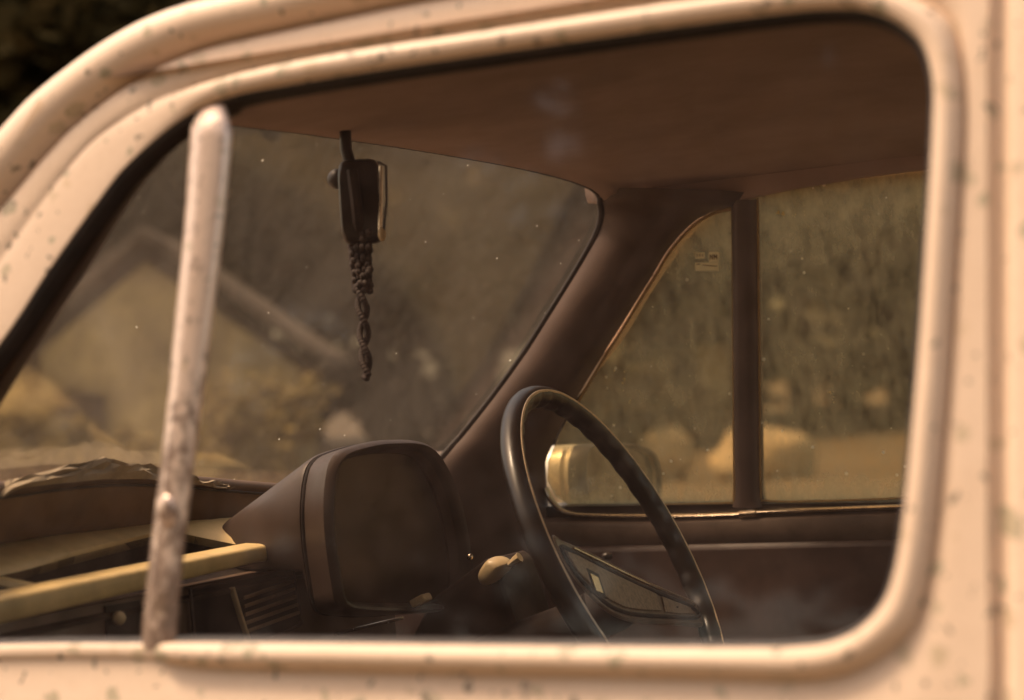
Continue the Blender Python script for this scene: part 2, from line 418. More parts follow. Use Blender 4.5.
# the door: card below, ledge, top rail, bar, panes, chrome
fd = MB()
zc = lambda x: -.012
fd.box((-.55, W+.01, -.42), V((.87, 0, 0)), V((0, .03, 0)), V((0, 0, .37)))
fdoor = P_(fd, 'door', TRIM, bevel=.01)
tag(fdoor, 'brown trimmed door on the far side of the cabin')
lt = [Fp(p, .0) for p in [(470, 518), (560, 517), (640, 518), (745, 515), (900, 508), (1010, 504), (1300, 495)]]
lb = [Fp(p, .0) for p in [(470, 548), (560, 546), (640, 545), (745, 543), (900, 542), (1010, 541), (1300, 540)]]
led = []
for t, h in [(0, -.02), (0, .012), (.08, .020), (.3, .024), (.75, .023), (.95, .018), (1.0, .008), (1.02, -.02)]:
    led.append([a.lerp(b, t)+FN*h for a, b in zip(lt, lb)])
LEDGE = pbr('ledge_trim', (.17, .115, .085), .5, var=.2, scale=25, bump=.25, bscale=300)
P_(MB().loft(led), 'arm_ledge', LEDGE, fdoor)
ct = cr([Fp(p, .012) for p in [(549, 486), (556, 500), (570, 511), (600, 514), (680, 514), (735, 512.5), (760, 510), (830, 507.5), (900, 505), (1000, 501), (1250, 493)]], 6)
P_(MB().tube(ct, .0038, 10, flat=1.6), 'chrome_strip', CHROME, fdoor)
P_(MB().tube([Fp((744, 512), .014), Fp((760, 510.5), .014)], .0058, 10, flat=1.3), 'strip_joint', CHROME, fdoor)
# sill strip below panes, between glass and chrome
P_(MB().loft([[Fp((x, 503.5 - (x-745)*.012), h) for x in (540, 640, 745, 900, 1050, 1300)] for h in (-.02, .004)] + [[Fp((x, 520 - (x-745)*.03), .004) for x in (540, 640, 745, 900, 1050, 1300)]]), 'sill_strip', DARK, fdoor)
bl = cr([Fp(p, 0) for p in [(732, 199), (733, 260), (734, 350), (735, 440), (736, 492), (733, 506)]], 4); br = cr([Fp(p, 0) for p in [(756, 199), (757, 260), (758, 350), (759, 440), (760, 492), (764, 506)]], 4)
bar = [[a.lerp(b, t)+FN*h for a, b in zip(bl, br)] for t, h in [(0, -.02), (0, .004), (.12, .010), (.35, .013), (.5, .012), (.65, .013), (.88, .010), (1, .004), (1, -.02)]]
P_(MB().loft(bar), 'division_bar', PILL, fdoor)
# rail over the panes, up to the headlining
rt = [(590, 203), (640, 206), (700, 206), (735, 204.5), (757, 197), (800, 188.5), (860, 178.5), (930, 169), (1000, 163), (1100, 158), (1300, 152)]
ra = [Fp(p, .002) for p in rt]
rail = [[p + V((0, 0, dz)) + FN*h for p in ra] for dz, h in [(0, -.03), (0, .003), (.003, .008), (.012, .012), (.03, .013), (.05, .010), (.07, -.01)]]
P_(MB().loft(rail), 'window_rail', HEAD, fdoor)
# panes
qp = [Fp(p, -.008) for p in QE] + [Fp((742, 509), -.008), Fp((742, 200), -.008)]
qpane = P_(MB().prism(qp, FN*-.004), 'quarter_light', FARGLASS, fdoor, smooth=False)
mp_ = [Fp(p, -.010) for p in [(748, 512), (748, 190), (800, 180), (860, 170), (930, 160), (1100, 148), (1180, 150), (1180, 505)]]
P_(MB().prism(mp_, FN*-.004), 'window_pane', FARGLASS, fdoor, smooth=False)
# glazing seal, coloured pale to paint in the light on it
EDGE = thin_mat('lit_glazing_seal', (.80, .62, .36), .6)
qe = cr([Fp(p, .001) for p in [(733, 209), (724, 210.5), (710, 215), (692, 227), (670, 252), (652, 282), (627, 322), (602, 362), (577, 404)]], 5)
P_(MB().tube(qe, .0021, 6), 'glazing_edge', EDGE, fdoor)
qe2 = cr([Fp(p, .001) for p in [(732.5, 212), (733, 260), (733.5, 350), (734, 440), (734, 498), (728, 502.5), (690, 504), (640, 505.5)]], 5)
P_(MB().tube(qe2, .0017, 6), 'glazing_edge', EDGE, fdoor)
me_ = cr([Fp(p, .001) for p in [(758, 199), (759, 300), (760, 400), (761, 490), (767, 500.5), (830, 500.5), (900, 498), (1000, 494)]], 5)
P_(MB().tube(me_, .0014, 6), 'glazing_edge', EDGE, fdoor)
# dried splashes on the far glass
SPL = thin_mat('dried_splash', (.90, .74, .42), .6)
def splash(px, r, sx=1, sy=1, drips=3):
    m = MB(); rnd = random.Random(px[0])
    for k in range(5):
        a = rnd.uniform(0, 6.3); q = rnd.random()**.7
        c = (px[0]+math.cos(a)*q*r*sx, px[1]+math.sin(a)*q*r*sy); rr = rnd.uniform(.25, .6)*r*(1-.5*q)
        poly = [Fp((c[0]+rr*math.cos(2*PI*j/9)*rnd.uniform(.7, 1.3), c[1]+rr*math.sin(2*PI*j/9)*rnd.uniform(.7, 1.3)), -.0069+.0002*k) for j in range(9)]
        m.add(poly, [tuple(range(9))])
    return m
for px, r, sx, sy in [((781, 213), 4, 1.7, .8), ((793, 216), 2, 1.2, .8), ((622, 382), 2.4, .9, 4.2), ((628, 402), 1.6, .7, 3), ((612, 372), 1.4, 1.5, 1.5), ((828, 393), 2.2, 2.2, .8), ((832, 401), 1.3, .6, 4), ((803, 212), 1.3, .7, 5)]:
    P_(splash(px, r, sx, sy), 'dried_splash', SPL, fdoor, smooth=False)
# sticker on the quarter light: torn white label with small print
st = MB()
for q in ([(693.7, 253), (703, 252.5), (703, 259), (693.5, 259.5)], [(707, 252.8), (717.2, 252.6), (717, 262.6), (707, 262.6)], [(693.2, 263), (717, 262.7), (716.8, 271.3), (693.4, 271.6)]):
    st.add([Fp(p, -.0068) for p in q], [(0, 1, 2, 3)])
stk = P_(st, 'sticker', STICK, fdoor, smooth=False); tag(stk, 'torn pale label stuck to the far quarter light')
ink = MB()
for a, b in [((701, 265.6), (715.5, 266.8)), ((695, 265), (698.5, 264.8)), ((708.6, 255), (708.6, 260)), ((708.6, 255), (711, 260)), ((711, 260), (711, 255)), ((712.6, 260), (712.6, 255)), ((712.6, 255), (713.9, 258)), ((713.9, 258), (715.2, 255)), ((715.2, 255), (715.2, 260)), ((695.5, 254.5), (695.5, 257)), ((698.3, 254.5), (698.3, 257)), ((701, 254.5), (701, 257))]:
    A = Fp(a, -.0062); B = Fp(b, -.0062); ink.tube([A, B], .0006, 5)
P_(ink, 'sticker_print', INK, fdoor, smooth=False)

# ---- windscreen, headlining
ys = [.045+.0605*j for j in range(21)]
TE = [(598, 200), (594, 193), (585, 187), (560, 178), (510, 166), (450, 155), (395, 146), (340, 138), (290, 131), (240, 125), (190, 118), (130, 112)]
te = [WS(p) for p in TE]; te.append(mir(te[3])); te.append(mir(te[0]))
te = resample(cr(te, 6), 60)
far_edge = {0: V((-.90, 1.232, .425))}
hd = [te]
def hrow(x):
    out = []; k = min(1, max(0, (x+1.0)/.45)); f0 = te
    for j in range(60):
        t = j/59; y = 1.238 - t*(1.238-.055)
        e = abs(2*t-1)
        z = .425 + (.012 + .052*k)*(1-e**2.6)
        out.append(V((x, y, z)))
    return out
ztop = lambda y: min(te, key=lambda p: abs(p.y-y)).z + .003
wsg = [[V((wsx(y, ztop(y)*q), y, ztop(y)*q)) for y in ys] for q in [.1*i for i in range(11)]]
wsh = P_(MB().loft(wsg), 'windscreen', SCREEN)
# a rounded lip along the screen, then the cloth
hd.append([p + V((.012, 0, -.004)) for p in te]); hd.append([p + V((.03, 0, .000)) for p in te])
for x in (-.93, -.86, -.78, -.68, -.56, -.4, -.2, 0, .3, .6, .9): hd.append(hrow(x))
hl = P_(MB().loft(hd), 'headliner', HEAD)
P_(MB().tube(resample([p+V((.004, 0, .001)) for p in te], 60), .004, 8), 'screen_seal', RUBBER, wsh)

# ---- dashboard
LX = -1.18; LZ = .003
lo = V((LX, .6, LZ)); SL = .34; ln = V((SL, 0, 1)).normalized()
def SH(p, h=0): return onplane(p, lo, ln) + ln*h
# lip: rounded bar across the car
lipu = [atx(p, LX) for p in [(-160, 623), (0, 596), (128, 570), (253, 546), (290, 539)]]
lipd = [atx(p, LX) for p in [(-160, 650), (0, 625), (128, 594), (255, 563), (290, 557)]]
lip = []
for t, h in [(-.04, -.03), (-.02, -.008), (0, -.003), (.05, .001), (.13, .0034), (.25, .0043), (.5, .0046), (.78, .0043), (.9, .003), (.96, .001), (1, -.003), (1.02, -.02)]:
    lip.append([a.lerp(b, t)+V((h, 0, 0)) for a, b in zip(lipu, lipd)])
dash = MB(); dash.loft(lip)
# shelf with two tray openings: top strip, dividers
front = cr([SH(p) for p in [(-160, 575), (0, 540), (80, 529), (150, 521), (215, 519), (300, 512)]], 6)
tf = cr([SH(p) for p in [(-160, 600), (4, 572), (80, 552), (160, 532), (172, 529), (212, 537), (252, 545)]], 6)
front = resample(front, 40); tf = resample(tf, 40)
shelf = [[a.lerp(b, t) + ln*h for a, b in zip(front, tf)] for t, h in [(0, 0), (.3, .003), (.7, .003), (.93, .001), (1, -.003), (1.0, -.012)]]
dash.loft(shelf)
dob = P_(dash, 'dashboard', DASH)
# divider between the trays
dv = MB(); a, b = [SH(p, -.004) for p in ((2, 571), (72, 585))]; c, d = [SH(p, -.004) for p in ((-10, 574), (58, 589))]
dv.loft([[a-ln*.005, b-ln*.005], [a-ln*.004, b-ln*.004], [a.lerp(c, .2), b.lerp(d, .2)], [a.lerp(c, .8), b.lerp(d, .8)], [c-ln*.004, d-ln*.004], [c-ln*.006, d-ln*.006]])
P_(dv, 'tray_divider', DASH, dob)
# tray bottoms
tb = MB()
q = [V((x, y, LZ - SL*(x-LX) - .03)) for x, y in [(-1.30, .0), (-1.30, .74), (LX-.004, .74), (LX-.004, .0)]]
tb.prism(q, -ln*.004)
tw = [[p+ln*-.003 for p in tf], [p+ln*-.03 for p in tf]]; tb.loft(tw)
P_(tb, 'storage_tray', TRAY, dob, smooth=False)
# padded cowl: roll at the foot of the screen and the cove under it
rim = resample(cr([WS(p, .022) for p in [(-160, 506), (0, 489), (60, 481), (120, 477), (180, 480), (262, 487), (400, 497)]], 6), 40)
pad = []
for t, h in [(0, 0), (.03, .0), (.12, -.006), (.3, -.016), (.5, -.022), (.7, -.020), (.85, -.012), (1.0, .002)]:
    pad.append([a.lerp(b, t) + V((-.3, 0, .9))*(h if t < 1 else .0) for a, b in zip(rim, front)])
roll = []
for k in range(9):
    th = -PI*.15 + PI*1.15*k/8
    roll.append([p + V((-.008-.010*-math.cos(th), 0, -.002+.009*math.sin(th))) for p in rim])
pm = MB().loft(pad); pm.loft(roll + [[p + V((-.06, 0, -.012)) for p in rim]])
pob = P_(pm, 'dash_pad', PAD, dob)
seam = [p + V((.0035, 0, -.0085)) for p in rim]
P_(MB().tube(seam, .0016, 6), 'pad_seam', DARK, dob)
# fascia under the lip, with its vent, niche and knob
fx = LX-.012
fas = MB()
fas.prism([V((fx, y, z)) for y, z in ((.0, -.014), (.95, -.014), (.95, -.30), (.0, -.30))], V((-.02, 0, 0)))
FASC = pbr('fascia_trim', (.16, .10, .066), .5, var=.2, scale=20, bump=.25, bscale=350)
fob = P_(fas, 'fascia', FASC, dob, smooth=False)
def fa(p, d=0): return atx(p, fx+d)
v = MB()
v = MB(); v.prism([fa(p, .0005) for p in [(190, 589), (292, 567), (302, 624), (270, 639), (196, 655)]], V((.0015, 0, 0)))
vent = P_(v, 'air_vent', DARK, dob, smooth=False)
LOUV = pbr('vent_trim', (.32, .22, .14), .45, var=.15, bump=.1)
lv = MB()
for k in range(5):
    t = k/5
    A = fa((244+3*t, 598+42*t), .006); B = fa((296+5*t, 580+40*t), .006)
    lv.tube([A, B], .0022, 8, flat=.5)
P_(lv, 'louvre', LOUV, vent)
P_(MB().tube([fa((232, 588), .008), fa((239, 612), .008), fa((250, 645), .008)], .004, 8, flat=.6), 'vent_divider', IVORY, vent)
bz = [fa(p, .006) for p in [(190, 589), (292, 567), (302, 624), (270, 639), (196, 655)]]
P_(MB().tube(resample(bz, 60, True), .0022, 8, closed=True), 'vent_bezel', TRIM, vent)
nm = MB(); nm.prism([fa(p, .001) for p in [(104, 606), (138, 600), (140, 634), (106, 640)]], V((.002, 0, 0)))
nich = P_(nm, 'niche', DARK, dob, smooth=False)
kb = fa((119, 618), .012); P_(MB().ball(kb, .007, 12, 8), 'knob', IVORY, nich)
# lower trim line
P_(MB().tube([fa((335, 634), .05), fa((402, 618), .05)], .0022, 8), 'chrome_strip', CHROME, dob)

PANEL = pbr('instrument_face', (.045, .026, .020), .5, var=.35, scale=10, bump=.1)
# ---- instrument hood
HX = -1.065
FO = [(333, 470), (338, 457), (350, 448), (378, 441), (400, 439.5), (417, 440), (430, 443.5), (441, 453), (449, 466), (457, 483), (463, 502), (468, 522), (473, 552), (475, 585), (470, 606), (440, 612), (400, 614), (360, 612), (343, 606), (337, 580), (332, 545), (330, 520), (330, 495)]
fo = resample(cr([atx(p, HX) for p in FO], 5, True), 90, True)
fc = sum(fo, V())/len(fo)
nearedge = min(p.y for p in fo); faredge = max(p.y for p in fo)
dA = atx((311, 465), HX-.05) - (atx((337, 458), HX) + V((-.05, 0, 0)))
dC = atx((216, 521), HX-.20) - (atx((337, 458), HX) + V((-.20, 0, 0)))
def sect(dx, dd, sc=1.0):
    out = []
    for p in fo:
        w = (faredge-p.y)/(faredge-nearedge); w = w*w*(3-2*w)
        out.append(V((p.x+dx, fc.y+(p.y-fc.y)*sc + dd.y*w, fc.z+(p.z-fc.z)*sc + dd.z*(w if dx > -.1 else 1))))
        if dx < -.054 and dx != -.055: out[-1].z = max(out[-1].z, -.012)
    return out
hood = MB()
hood.loft([sect(-.012, V(), .90), sect(-.004, V(), .91), sect(.0, V(), .935), sect(.001, V(), .96), sect(-.002, V(), .985), sect(-.008, V(), 1.0), sect(-.03, dA*.6), sect(-.049, dA), sect(-.0505, dA, .975), sect(-.0535, dA, .975), sect(-.055, dA, 1.0)], True)
s0 = sect(-.055, dA); s1 = [V((p.x-.004, p.y, max(p.z, -.012))) for p in s0]
mid = [a.lerp(b, .5) for a, b in zip(s1, sect(-.2, dC, .92))]
hood.loft([s0, s1, mid, sect(-.2, dC, .92)], True)
hob = P_(hood, 'instrument_hood', HOOD)
P_(MB().loft([sect(-.012, V(), .90), sect(-.02, V(), .87), sect(-.035, V(), .84)], True), 'hood_lining', TRIM, hob)
P_(MB().add(sect(-.035, V(), .85), [tuple(range(90))]), 'instrument_panel', PANEL, hob, smooth=False)
ig = P_(MB().prism(sect(-.022, V(), .885), V((-.003, 0, 0))), 'instrument_glass', BINGL, hob, smooth=False)
P_(MB().tube(resample([p for p in sect(-.052, dA, .992)], 90, True), .0018, 6, closed=True), 'hood_seam', RUBBER, hob)

# ---- steering column
WC = V((-.85300951, .88, -.02797759)); AL = .44092139; YW = .07764895; WR = .20867786
wn = V((math.cos(AL)*math.cos(YW), math.cos(AL)*math.sin(YW), math.sin(AL)))
wa = V((0, 0, 1)).cross(wn).normalized(); wb = wn.cross(wa)
colm = MB()
def csec(s, hw, hh, off=0):
    c = WC - wn*s + wb*off
    return [c + wa*hw*math.copysign(abs(math.cos(t))**.6, math.cos(t)) + wb*hh*math.copysign(abs(math.sin(t))**.6, math.sin(t)) for t in [2*PI*k/24 for k in range(24)]]
colm.loft([csec(.05, .022, .02, -.045), csec(.055, .030, .028, -.045), csec(.09, .036, .034, -.05), csec(.17, .046, .045, -.05), csec(.33, .05, .05, -.05)], True, True)
COLM = pbr('column_plastic', (.022, .013, .010), .7, var=.2, bump=.1, spec=.12)
cob = P_(colm, 'steering_column', COLM)
# indicator switch housing and its stalk, light plastic, on the viewer's side of the column
yq = WC.y-.05
sw = [aty(p, yq) for p in [(489, 557), (497, 556), (510, 563), (503, 573), (493, 583), (483, 588), (477, 577), (483, 566)]]
swm = MB(); c0 = sum(sw, V())/len(sw)
swm.loft([[c0.lerp(p, .55)+V((0, -.014, 0)) for p in sw], [c0.lerp(p, .85)+V((0, -.009, 0)) for p in sw], sw, [p+V((0, .03, 0)) for p in sw]], True, True)
P_(swm, 'indicator_switch', IVORY, cob, sub=2)
P_(MB().tube([aty((509, 565), yq), aty((514, 561), yq), aty((520, 557), yq)], lambda t: .003+.003*t, 8), 'stalk', IVORY, cob)
SHRD = pbr('shroud_plastic', (.05, .028, .022), .55, var=.2, bump=.1, spec=.25)
cw = MB(); cwp = [aty(p, yq+.016) for p in [(430, 601), (438, 594), (487, 558), (497, 566), (520, 640), (470, 680), (400, 660)]]
cw.prism(cwp, V((0, .1, 0)))
cwo = P_(cw, 'column_shroud', SHRD, cob, bevel=.004)
P_(MB().ball(aty((470, 557), yq-.01), .004, 10, 6), 'knob', CHROME, cob)
P_(MB().box(aty((421, 600), yq-.05), V((.009, 0, .004)), V((0, .01, 0)), V((-.002, 0, .004))), 'switch_lever', IVORY, cob, bevel=.002)

GLINT = pbr('rim_highlight', (.75, .58, .40), .35, metal=.6, var=.15, scale=60, bump=.05)  # bright metal colour painting the highlight on the rim
# ---- steering wheel
swh = MB(); NSEG = 160; rings = []
for i in range(NSEG):
    t = 2*PI*i/NSEG
    er = wa*math.cos(t) + wb*math.sin(t)
    rr = []
    grip = math.sin(t*38)
    for k in range(16):
        ph = 2*PI*k/16
        cx, cy = math.cos(ph), math.sin(ph)     # cx: outward, cy: towards the driver
        r = .0124
        if cx < -.2: r += .0015*grip*min(1, (-cx-.2)*2.5)     # finger notches on the inner side
        r *= 1.0 + .10*max(0, cy)**8
        rr.append(WC + er*(WR + cx*r*1.0) + wn*(cy*r*1.05))
    rings.append(rr)
rings.append(rings[0])
swh.loft(rings, True)
rim_o = P_(swh, 'steering_wheel', WHEEL)
# thin pale ring on the rim's crest, painting in its highlight
crest = [WC + (wa*math.cos(2*PI*i/120)+wb*math.sin(2*PI*i/120))*(WR+.0005) + wn*.0126 for i in range(120)]
P_(MB().tube(crest, .0022, 8, closed=True), 'rim_highlight', GLINT, rim_o)
def WP(p, h=0): return onplane(p, WC+wn*h, wn)
SO = [(552, 536), (563, 541), (575, 546), (599, 557), (638, 577), (677, 594), (697, 604), (706, 626), (672, 625), (638, 623), (620, 619), (604, 610), (585, 592), (565, 565)]
ctr = V((626, 588))
def shr(P, k, c=ctr): return [(c.x+(p[0]-c.x)*k, c.y+(p[1]-c.y)*k) for p in P]
H = -.004
spk = MB()
spo = [v2(p) for p in SO]
spo = [(p.x, p.y) for p in cr(spo, 4, True)]
spk.loft([[WP(p, H-.022) for p in shr(spo, .97)], [WP(p, H-.006) for p in spo], [WP(p, H) for p in spo], [WP(p, H+.003) for p in shr(spo, .985)], [WP(p, H+.004) for p in shr(spo, .955)]], True)
spk.add([WP(p, H+.0035) for p in shr(spo, .956)], [tuple(range(len(spo)))])
spk.add([WP(p, H-.022) for p in shr(spo, .97)], [tuple(range(len(spo)))])
SPK = pbr('spoke_plastic', (.22, .155, .11), .35, var=.2, scale=40, bump=.2, bscale=500)
so_ = P_(spk, 'spoke', SPK, rim_o)
gro = MB()
i1 = [(562, 548), (575, 553), (600, 566), (640, 585.5), (678, 601), (692, 608), (696, 617), (664, 616), (640, 614.5), (622, 611), (606, 603), (590, 589), (574, 571)]
gro.tube([WP(p, H+.0045) for p in [(q.x, q.y) for q in cr([v2(p) for p in shr(i1, 1.015)], 4, True)]], .0026, 8, closed=True)
P_(gro, 'spoke_groove', RUBBER, so_)
pp = [(565, 551.5), (576, 556), (600, 568.5), (630, 583), (655, 594.5), (659.5, 611.5), (640, 610.5), (624, 608), (608, 600), (592, 587), (576, 571)]
P_(MB().prism([WP(p, H+.0035) for p in pp], wn*.0025), 'horn_pad', PADM, so_, smooth=False, bevel=.0008)
p2 = [(660.5, 597), (676, 603), (689, 608), (692, 614), (680, 614.5), (664.5, 612.5)]
P_(MB().prism([WP(p, H+.0035) for p in p2], wn*.0025), 'horn_button', PADM, so_, smooth=False, bevel=.0008)
em = [(588, 571.5), (597.5, 576.5), (604, 596), (595.5, 592.5)]
P_(MB().prism([WP(p, H+.0055) for p in shr(em, 1.25, V((596, 584)))], wn*.001), 'emblem_recess', RUBBER, so_, smooth=False)
P_(MB().prism([WP(p, H+.0065) for p in shr(em, .82, V((595.5, 584)))], wn*.0014), 'emblem', CHROME, so_, smooth=False)
P_(MB().ball(WP((677, 607), H+.006), .0022, 8, 6, (1, 1, .6)), 'emblem_stud', DARK, so_)
# lit edge trims along the two long edges of the spoke
P_(MB().tube([WP(p, H+.004) for p in [(q.x, q.y) for q in cr([v2(p) for p in [(573, 548.5), (599, 561), (638, 580), (677, 597), (694, 605)]], 5)]], .0022, 8), 'edge_trim', CHROME, so_)
P_(MB().tube([WP(p, H+.004) for p in [(q.x, q.y) for q in cr([v2(p) for p in [(590, 594), (606, 608), (622, 616.5), (640, 619.5), (672, 622), (702, 623.5)]], 5)]], .0018, 8), 'edge_trim', SPK, so_)
hub = MB()
hub.loft([[WC - wn*s - wb*.045 + (wa*math.cos(2*PI*k/24)+wb*math.sin(2*PI*k/24))*r for k in range(24)] for s, r in [(.010, .022), (.013, .027), (.03, .03), (.06, .028)]], True, True)
P_(hub, 'hub', COLM, rim_o)
P_(MB().ball(aty((607, 556), 1.2), .008, 12, 8, (1, 1, .7)), 'window_winder_knob', DARK, fdoor)

# ---- interior mirror on its stem
MY = .56
mc = aty((361, 202), MY)
ma = (aty((383, 165), MY)-aty((383, 240), MY)).normalized()
mdir = V((.42, .9, 0)).normalized()       # the mirror is turned towards the driver
mm = MB(); nrm = mdir.cross(V((0, 0, 1))).normalized()
outl = []
hx = (aty((381, 200), MY)-aty((344, 200), MY)).length/2; hz = (aty((360, 160), MY)-aty((360, 245), MY)).length/2
ax = V((.9, .436, 0))
for k in range(40):
    t = 2*PI*k/40; e = .35
    outl.append((hx*math.copysign(abs(math.cos(t))**e, math.cos(t)), hz*math.copysign(abs(math.sin(t))**e, math.sin(t))))
dp = V((-.43, .9, 0))
mm.loft([[mc + ax*x*s + V((0, 0, z*s)) + dp*d for x, z in outl] for d, s in [(-.012, .88), (-.009, .97), (-.004, 1), (.006, 1), (.012, .9), (.022, .6)]], True, True)
mo = P_(mm, 'rear_view_mirror', DARK)
P_(MB().tube([aty((345, 128), MY), aty((346, 150), MY), aty((352, 170), MY)], .0062, 10), 'mirror_stem', DARK, mo)
P_(MB().ball(aty((337, 179), MY), .0105, 14, 10, (1, .8, 1)), 'mirror_knob', DARK, mo)
P_(MB().tube([aty(p, MY-.012) for p in [(378, 162), (386, 166), (386.5, 200), (383, 238)]], .0014, 8), 'mirror_clip', DARK, mo)
P_(MB().tube([aty(p, MY-.010) for p in [(381, 166), (381, 200), (380, 236)]], .0022, 8), 'mirror_rim', CHROME, mo)
P_(MB().ball(aty((382, 234), MY-.012), .0042, 10, 8, (1, 1, 1.8)), 'clip_end', IVORY, mo)

# ---- wing mirror outside the far door
wm = car
def om(p, x): return atx(p, x)
MX = -1.13
mo_ = [(587, 447), (600, 444), (620, 443.5), (639, 445), (652, 452), (658, 464), (660, 482), (658, 500), (650, 512), (630, 516), (605, 515), (590, 508), (583, 490), (582, 465)]
wmo = resample(cr([om(p, MX) for p in mo_], 5, True), 60, True)
wc = sum(wmo, V())/60
def ws_(dx, s, dy=0): return [V((MX+dx, wc.y+(p.y-wc.y)*s+dy, wc.z+(p.z-wc.z)*s)) for p in wmo]
wmm = MB().loft([ws_(-.010, .90), ws_(.002, .92), ws_(.004, .96), ws_(-.002, 1.0), ws_(-.022, 1.02), ws_(-.024, 1.0), ws_(-.030, .99), ws_(-.034, 1.03), ws_(-.07, 1.02), ws_(-.11, .92), ws_(-.15, .7), ws_(-.17, .4), ws_(-.175, .05)], True)
wob = P_(wmm, 'wing_mirror', MIRRORH)
P_(MB().loft([ws_(-.001, .90), ws_(.0045, .93), ws_(.0055, .975), ws_(-.001, 1.012), ws_(-.02, 1.03)], True), 'mirror_bezel', DARK, wob)
P_(MB().add(ws_(-.006, .915), [tuple(range(60))]), 'mirror_glass', MGLASS, wob, smooth=False)
P_(MB().tube([V((MX-.08, wc.y-.05, wc.z-.06)), V((MX-.08, wc.y-.09, wc.z-.10)), V((MX-.07, 1.33, -.06))], .010, 10), 'mirror_arm', MIRRORH, wob)
kick = MB(); kick.box((-1.30, W-.005, -.33), V((.16, 0, 0)), V((0, .018, 0)), V((0, 0, .42)))
P_(kick, 'kick_panel', TRIM, bevel=.006)
# outside skin of the far side, mirrored from the near one, kept clear of the inner trim
def far_out(p): q = mir(p); return q + V((0, .035, 0))
cx_ = sum(Oc, V())/len(Oc)
def grow(c, k): return [p + (p-cx_).normalized()*k for p in c]
Df = [a.lerp(b, 1-.95*q) for a, b, q in zip(Bc, Dc, gv)]
ob = [[far_out(p) for p in r] for r in (grow(Oc, .012), grow(Bc, .002), Df)]
ob.insert(0, [p - V((0, .03, 0)) for p in ob[0]])
P_(MB().loft(ob, True), 'door_skin', PAINT, fdoor)
P_(MB().loft([[far_out(p) for p in r[7*NS:]] for r in gut]), 'roof_gutter', PAINT, body)

# ================================================================== things in the car
# crumpled cloth along the foot of the screen
cl = MB(); top = cr([v2(p) for p in [(-60, 500), (-20, 492), (5, 474), (30, 465), (60, 456), (92, 447), (112, 450), (135, 455), (158, 459), (180, 466), (195, 475), (205, 472), (216, 478), (221, 485)]], 3)
base = cr([v2(p) for p in [(-60, 512), (-20, 500), (5, 487), (30, 483), (60, 480), (92, 477), (112, 477), (135, 477), (158, 479), (180, 482), (195, 484), (205, 485), (216, 486), (221, 487)]], 3)
rnd = random.Random(3); rows_ = []
m_ = len(top)
for k in range(8):
    t = k/7; row = []
    for i in range(m_):
        tz = WS((base[i].x, base[i].y), .016)
        tp = WS((top[i].x, top[i].y), .012)
        hgt = max(.002, (tp.z-tz.z)*.66)
        prof_ = math.sin(PI*min(1, t*1.0)*.5)**.8 if t < .6 else 1-((t-.6)/.4)**2*1.0
        j = noise.noise(V((i*.28, k*.75, 3.1)))
        j2 = noise.noise(V((i*.5, k*.9, 8.1))); rd = 1-2*abs(noise.noise(V((i*.24+k*.35, k*.4-i*.10, 5.5))))
        row.append(V((tz.x+.016 - t*.026 + .005*j + .006*rd*(0 < k < 6) + (tp.x-tz.x)*prof_*.6, tz.y + .006*j2, tz.z - .003 + hgt*prof_*(1+.15*j*(t < .55)) + (.004*j2 + .007*rd*(hgt/.03))*(0 < k < 6))))
    rows_.append(row)
cl.loft(rows_)
clo = cl.build('crumpled_cloth', CLOTH, smooth=False)
tag(clo, 'crumpled pale cloth lying along the dashboard at the foot of the windscreen', 'cloth')
sm = clo.modifiers.new('t', 'SOLIDIFY'); sm.thickness = .0015
# beads hanging from the mirror
gar = tag(empty('bead_garland', aty((357, 215), MY)), 'dark bead string with thick upper tassel hanging from the rear view mirror', 'bead string')
def Pg(mb, name, m):
    o = mb.build(name, m); o.parent = gar; o.matrix_parent_inverse = Matrix.Translation(-gar.location); return o
lp = []
for k in range(30):                                   # two strands twisted round each other
    t = k/29; y = 284+90*t; w_ = 4.6*(1-.2*t)
    for sgn in (0, PI):
        a_ = t*11+sgn+.4
        lp.append(aty((361+5.5*t + w_*math.cos(a_), y + (3 if sgn else 0)), MY-.006+.004*math.sin(a_)))
lp.append(aty((366.5, 378), MY-.006))
bm_ = MB()
for p in lp: bm_.ball(p, .0037, 8, 6)
Pg(bm_, 'bead_loop', BEAD)
ts = MB()
for k in range(22):
    t = k/21; y = 215+75*t; hw = 10*(1-.35*t)
    for s in (-1, -.35, .35, 1):
        x = 358 + 5*t + s*hw + rnd.uniform(-1, 1)
        ts.ball(aty((x, y+rnd.uniform(-1.2, 1.2)), MY-.004+rnd.uniform(-.006, .006)), .0042, 7, 5)
Pg(ts, 'bead_tassel', BEAD)
Pg(MB().tube([aty((352, 170), MY-.016), aty((356, 200), MY-.018), aty((359, 230), MY-.008)], .006, 8), 'bead_cord', BEAD)

# ================================================================== the place behind
GZ = -.95
def ground_mat():
    m, nt, out = mat('dry_ground'); g = G(nt); vec = g.obj()
    b = g.n('BsdfPrincipled', i_Roughness=.95)
    c = g.mix(g.ramp(g.noise(.35, 6, .6, vec), [(.35, 0), (.65, 1)]), (.17, .125, .07), (.11, .08, .045))
    c = g.mix(g.math('MULTIPLY', g.noise(6, 6, .7, vec), .6), c, (.09, .06, .035))
    g.l(c, b.inputs['Base Color']); g.l(g.bump(g.noise(5, 6, .7, vec), .5, .05), b.inputs['Normal']); g.l(b.outputs[0], out.inputs[0]); return m
gm = MB(); st_ = 40
gx = [-400+20*i for i in range(41)]
gm.loft([[V((x, y, GZ)) for x in gx] for y in gx])
tag(gm.build('ground', ground_mat(), smooth=False), 'dry brown ground beyond and under the car', None, None, 'structure')

